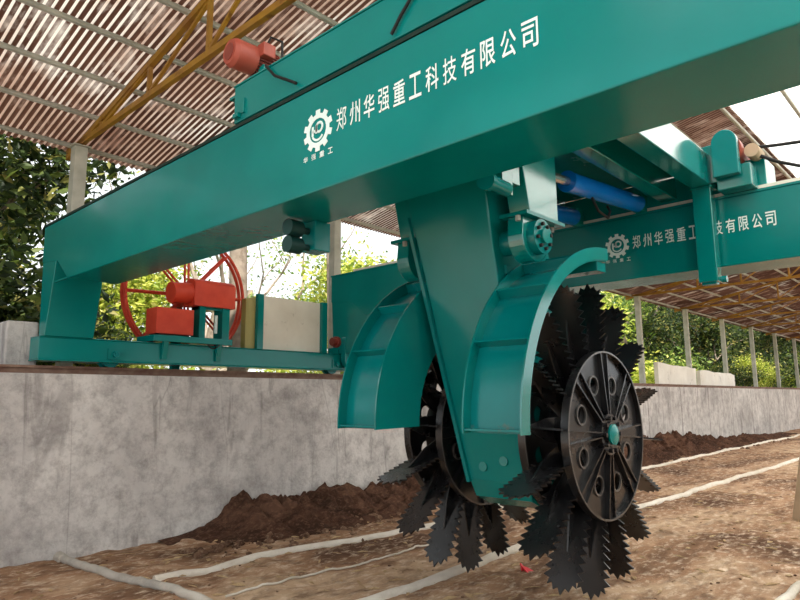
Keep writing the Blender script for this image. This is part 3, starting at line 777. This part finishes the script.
CRUMB = soil_mat('crumbly_soil', srgb(84,60,48), srgb(122,94,76), srgb(158,130,108), srgb(180,154,130), 3)
# loose clods and stones
m = MB(); rnd = random.Random(5)
for k in range(1500):
    if k < 800:
        x = 1.5+rnd.random()**1.5*14; y = -.2+rnd.random()*6.6
        s = .003+.012*rnd.random()**3
    else:
        far = rnd.random() < .4
        x = 13+rnd.random()*13 if far else 3.4+rnd.random()*6; y = 6.3-abs(rnd.gauss(0,.45)); s = .008+.05*rnd.random()**3
    z = ground_h(x,y)+s*.35
    mt = Matrix.Translation((x,y,z)) @ Matrix.Rotation(rnd.random()*6,4,'Z') @ Matrix.Diagonal((s*(.8+rnd.random()),s*(.8+.5*rnd.random()),s*.75,1))
    r = bmesh.ops.create_icosphere(m.bm, subdivisions=1, radius=1, matrix=mt)
    for v in r['verts']: v.co += Vector((rnd.uniform(-1,1),rnd.uniform(-1,1),rnd.uniform(-1,1)))*s*.22
tag(m.build('soil_crumbs',CRUMB),'loose brown crumbs and stones scattered over the soil floor','soil',None,'stuff')
m = MB(); rnd = random.Random(9)
for k in range(900):
    x = 1.6+rnd.random()**1.3*10; y = rnd.random()*6.5; a = rnd.random()*6.3; L = .02+.06*rnd.random(); wd = .006+.02*rnd.random()**2
    z = ground_h(x,y)+.012; u = Vector((cos(a),sin(a),0)); v = Vector((-sin(a),cos(a),0)); c = Vector((x,y,z))
    P = [c-u*L-v*wd*.3,c-v*wd,c+u*L,c+v*wd+Vector((0,0,.008))]
    m.poly([p for p in P]+[p-Vector((0,0,.004)) for p in P],[(0,1,2,3),(7,6,5,4),(0,1,5,4),(1,2,6,5),(2,3,7,6),(3,0,4,7)])
tag(m.build('straw_litter',soil_mat('straw',srgb(170,140,104),srgb(200,172,132),srgb(214,190,152),srgb(150,120,90),3)),'dry straw bits and leaf litter scattered over the soil floor','litter',None,'stuff')
m = MB(); m.poly([(4.95,3.13,.02),(5.03,3.11,.018),(5.06,3.19,.03),(4.99,3.22,.06),(4.95,3.13,.012),(5.03,3.11,.010),(5.06,3.19,.02),(4.99,3.22,.05)],[(0,1,2,3),(7,6,5,4),(0,1,5,4),(1,2,6,5),(2,3,7,6),(3,0,4,7)])
m.poly([(4.98,3.2,.02),(5.05,3.2,.02),(5.02,3.24,.07),(4.98,3.21,.015),(5.05,3.21,.015),(5.02,3.25,.065)],[(0,1,2),(5,4,3),(0,1,4,3),(1,2,5,4),(2,0,3,5)])
tag(rebase(m.build('plastic_scrap',SCRAP),(5,3.17,.015)),'small red plastic scrap on the soil below the wheels','scrap')
m = MB(); m.hexa([(9.12,1.88,-.05),(9.36,1.68,-.05),(9.56,1.86,-.05),(9.32,2.07,-.05)],[(9.24,1.77,1.05),(9.36,1.68,1.05),(9.44,1.76,1.05),(9.32,1.86,1.05)])
tag(rebase(m.build('marker_post',SACK,bevel=.02),(9.34,1.79,0)),'beige tapered concrete marker post at the right picture edge','post')

# concrete end stop and loose slabs on the wall top
m = MB(); m.box(1.97,2.27,7.2,7.75,WT,2.31)
tag(rebase(m.build('end_stop',CONC,bevel=.02),(2.12,7.47,WT)),'grey concrete end stop block on the wall top left of the carriage','block')
m = MB(); m.box(2.03,2.085,7.2,7.3,2.05,2.12)
for i,(a,b,h) in enumerate(((18.9,22.1,.72),(22.5,26.3,.60))):
    m = MB(); rnd = random.Random(i)
    top = [(a+(b-a)*k/8, WT+h*(1-.10*k/8)+rnd.uniform(-.04,.03)) for k in range(9)]
    m.prism([(a,WT),(b,WT)]+top[::-1],'y',7.25,7.37)
    tag(rebase(m.build('wall_slab',SHEET),((a+b)/2,7.3,WT)),('pale broken slab standing on the far wall top, nearer the wheel','pale broken slab standing on the far wall top, just right of a grey post')[i],'slab','pale slabs on the wall top')

# ------------------------------------------------------------------ trees
def leaf_cloud(m, rnd, c, rad, n, size, flat=.8):
    for _ in range(n):
        d = Vector((rnd.gauss(0,1),rnd.gauss(0,1),rnd.gauss(0,1))); d.normalize()
        p = Vector(c)+Vector((d.x,d.y,d.z*flat))*rad*(rnd.random()**.45)
        a = Vector((rnd.gauss(0,1),rnd.gauss(0,1),rnd.gauss(0,.6)-.35)).normalized(); b = a.orthogonal().normalized()
        b = (Matrix.Rotation(rnd.random()*6.28,3,a) @ b); s = size*(.6+.8*rnd.random())
        nrm = a.cross(b)
        P = [p-a*s, p-b*s*.42+nrm*s*.12, p+a*s, p+b*s*.42+nrm*s*.12]
        v = [m.bm.verts.new(q) for q in P]; m.bm.faces.new((v[0],v[1],v[2])); m.bm.faces.new((v[0],v[2],v[3]))
def make_tree(name, seed, h, crown, nleaf, leafsize, mat, spread=1., sparse=False, base_frac=.35):
    rnd = random.Random(seed)
    t = thing(name,'tree','tree',(0,0,0))
    tr = MB(); lf = MB(); tips = []
    def branch(p, d, L, r, depth):
        n = 5; pts = [p]; q = p; dd = d.copy()
        for i in range(n):
            dd = (dd+Vector((rnd.gauss(0,.13),rnd.gauss(0,.13),rnd.gauss(.03,.08)))).normalized(); q = q+dd*L/n; pts.append(q)
        tr.tube(pts,r,6 if depth else 9,radii=[lerp(r,r*.55,i/n) for i in range(n+1)])
        if depth >= 1: tips.append((q,depth)); tips.append((pts[3],depth))
        if depth < 3:
            for _ in range(3 if depth == 0 else (3 if not sparse else 2)):
                a = rnd.random()*6.28; k = rnd.choice([3,4,5]) if depth else rnd.choice([2,3,4,5])
                nd = (dd*.7+Vector((cos(a),sin(a),rnd.uniform(.0,.7)))*spread*.75).normalized()
                branch(pts[k], nd, L*rnd.uniform(.55,.75), r*.5, depth+1)
            if depth == 0:
                for _ in range(3):
                    a = rnd.random()*6.28; branch(pts[rnd.choice([1,2,3])], Vector((cos(a),sin(a),.35)).normalized(), L*.5, r*.4, 1)
    branch(Vector((0,0,0)), Vector((0,0,1)), h*.5, .02*h, 0)
    per = max(1,int(nleaf/len(tips)))
    for p, dth in tips: leaf_cloud(lf, rnd, p, crown*(.30 if dth>1 else .4)*rnd.uniform(.7,1.3), per, leafsize)
    tr.build('trunk', BARK, t, smooth=True); lf.build('foliage', mat, t)
    return t
def place(proto, x, y, z, s, rz, label, first=False, mat=None, group='trees outside the shed'):
    o = proto if first else dup(proto)
    o.location = (x,y,z); o.scale = (s,s,s); o.rotation_euler = (0,0,rz); o['label'] = label; o['group'] = group
    return o
dk = make_tree('leafy_tree',3,7.0,3.0,20000,.09,LEAF_D)
yg = make_tree('bushy_tree',8,4.2,2.6,12000,.07,LEAF_Y,1.2)
md = make_tree('leafy_tree',21,6.5,3.0,13000,.085,LEAF_M)
sp = make_tree('sparse_tree',14,7.5,2.2,1700,.06,LEAF_M,.7,True)
yb = make_tree('leafy_shrub',31,2.6,2.0,8000,.06,LEAF_D,1.3)
G = .6
place(dk, 1.2,11.0,G,1.0,0,'dense dark green tree behind the left end of the front girder',True)
place(dk,-1.0,12.2,G,1.2,2.,'dark tree at the far left edge behind the end stop')
place(yb, 1.4,9.9,G,1.0,0,'dark leafy shrub behind the concrete end stop',True)
place(yb, -.6,9.6,G,1.1,2.2,'dark leafy shrub at the left edge of the picture')
place(yg, 4.6,11.2,G,1.0,.4,'sunlit yellow-green bush behind the cable reel',True)
place(yg, 3.2,13.6,G,1.25,2.6,'sunlit yellow-green tree behind the grey roof post at left')
place(yb, 3.6,9.9,G,.75,1.1,'low green shrub behind the teal leg and reel rim')
place(sp, 8.0,13.5,G,1.0,0,'thin sparse tree with bare branches against the white sky',True)
place(sp, 10.4,15.5,G,1.1,1.9,'bare-branched thin tree behind the zinc sheet guard')
place(md, 15.0,16.5,G,.85,.3,'green tree behind the left mudguard',True)
place(yg, 10.2,12.0,G,1.05,4.0,'yellow-green bush right of the slim roof post')
for (pr,x,y,s,rz,lb) in (
    (yg,24.5,11.3,1.35,.5,'bright yellow-green tree just left of the first roof post right of the wheel'),
    (md,31,13,1.25,1.4,'mid-green tree rising behind the first roof post right of the wheel'),
    (yb,27,10.6,.9,2.0,'dark shrub showing over the pale slab nearer the wheel'),
    (dk,33,11.6,1.0,4.0,'dark tree just right of the second roof post from the wheel'),
    (dk,37.5,13.5,1.3,.9,'large dark tree directly behind the second roof post from the wheel'),
    (yb,33,10.4,.9,5.0,'low dark shrub between the second and third roof posts from the wheel'),
    (dk,43.5,12.4,1.25,2.7,'dark tree behind the third roof post from the wheel'),
    (yg,41,10.9,.8,3.3,'small yellow-green tree between the third and fourth roof posts'),
    (yb,39,10.4,.9,.2,'low dark shrub left of the fourth roof post from the wheel'),
    (dk,50,13,1.3,5.2,'large dark tree between the third and fourth roof posts'),
    (md,55,12.5,1.2,.6,'mid-green tree just right of the fourth roof post from the wheel'),
    (yg,50,10.6,.75,1.9,'small yellow-green tree right of the fourth roof post from the wheel'),
    (dk,60,13.5,1.35,3.9,'dark tree left of the fifth roof post from the wheel'),
    (yb,47,10.6,1.0,1.2,'low dark shrub at the foot of the fifth roof post from the wheel'),
    (dk,68,14,1.4,2.2,'distant dark tree right of the fifth roof post from the wheel'),
    (dk,78,14,1.5,4.4,'farthest dark tree at the right picture edge'),
    (md,44,20,1.9,4.9,'tall back-row green tree left of the first roof post from the wheel'),
    (dk,56,21,2.0,.1,'tall back-row dark tree between the first and second roof posts'),
    (dk,70,23,2.1,1.6,'tall back-row dark tree behind the second roof post from the wheel')):
    place(pr,x,y,G,s,rz,lb,group='trees beyond the far wall')
# bare pale tree trunks close behind the wall
m = MB()
tk = None
for (x,y,r,lb) in ((5.78,9.0,.15,'pale tree trunk standing right of the cable reel'),(7.85,9.0,.12,'pale tree trunk behind the slim grey roof post')):
    m = MB(); m.tube([(x,y,G),(x+.03,y,2.4),(x-.02,y+.03,4.6),(x+.05,y,7.5)],r,14,radii=[r*1.15,r,r*.95,r*.8])
    tag(rebase(m.build('tree_trunk',BARK,smooth=True),(x,y,G)),lb,'tree trunk','pale trunks behind the wall')

# ------------------------------------------------------------------ light
wld = bpy.data.worlds.new('world'); SC.world = wld; wld.use_nodes = True
nt = wld.node_tree; bg = nt.nodes['Background']
bg.inputs['Color'].default_value = (.93,.97,1,1); bg.inputs['Strength'].default_value = 1.1
sun = bpy.data.lights.new('sun','SUN'); sun.energy = 8.0; sun.angle = radians(2); sun.color = (1,.95,.86)
so = bpy.data.objects.new('sun',sun); COL.objects.link(so)
so.rotation_euler = Vector((-.30,-.50,.80)).to_track_quat('Z','Y').to_euler()
so.location = (-6,-10,20)

SC.view_settings.view_transform = 'Standard'; SC.view_settings.look = 'None'
SC.view_settings.gamma = 1; SC.view_settings.use_curve_mapping = False
SC.view_settings.exposure = 0.58
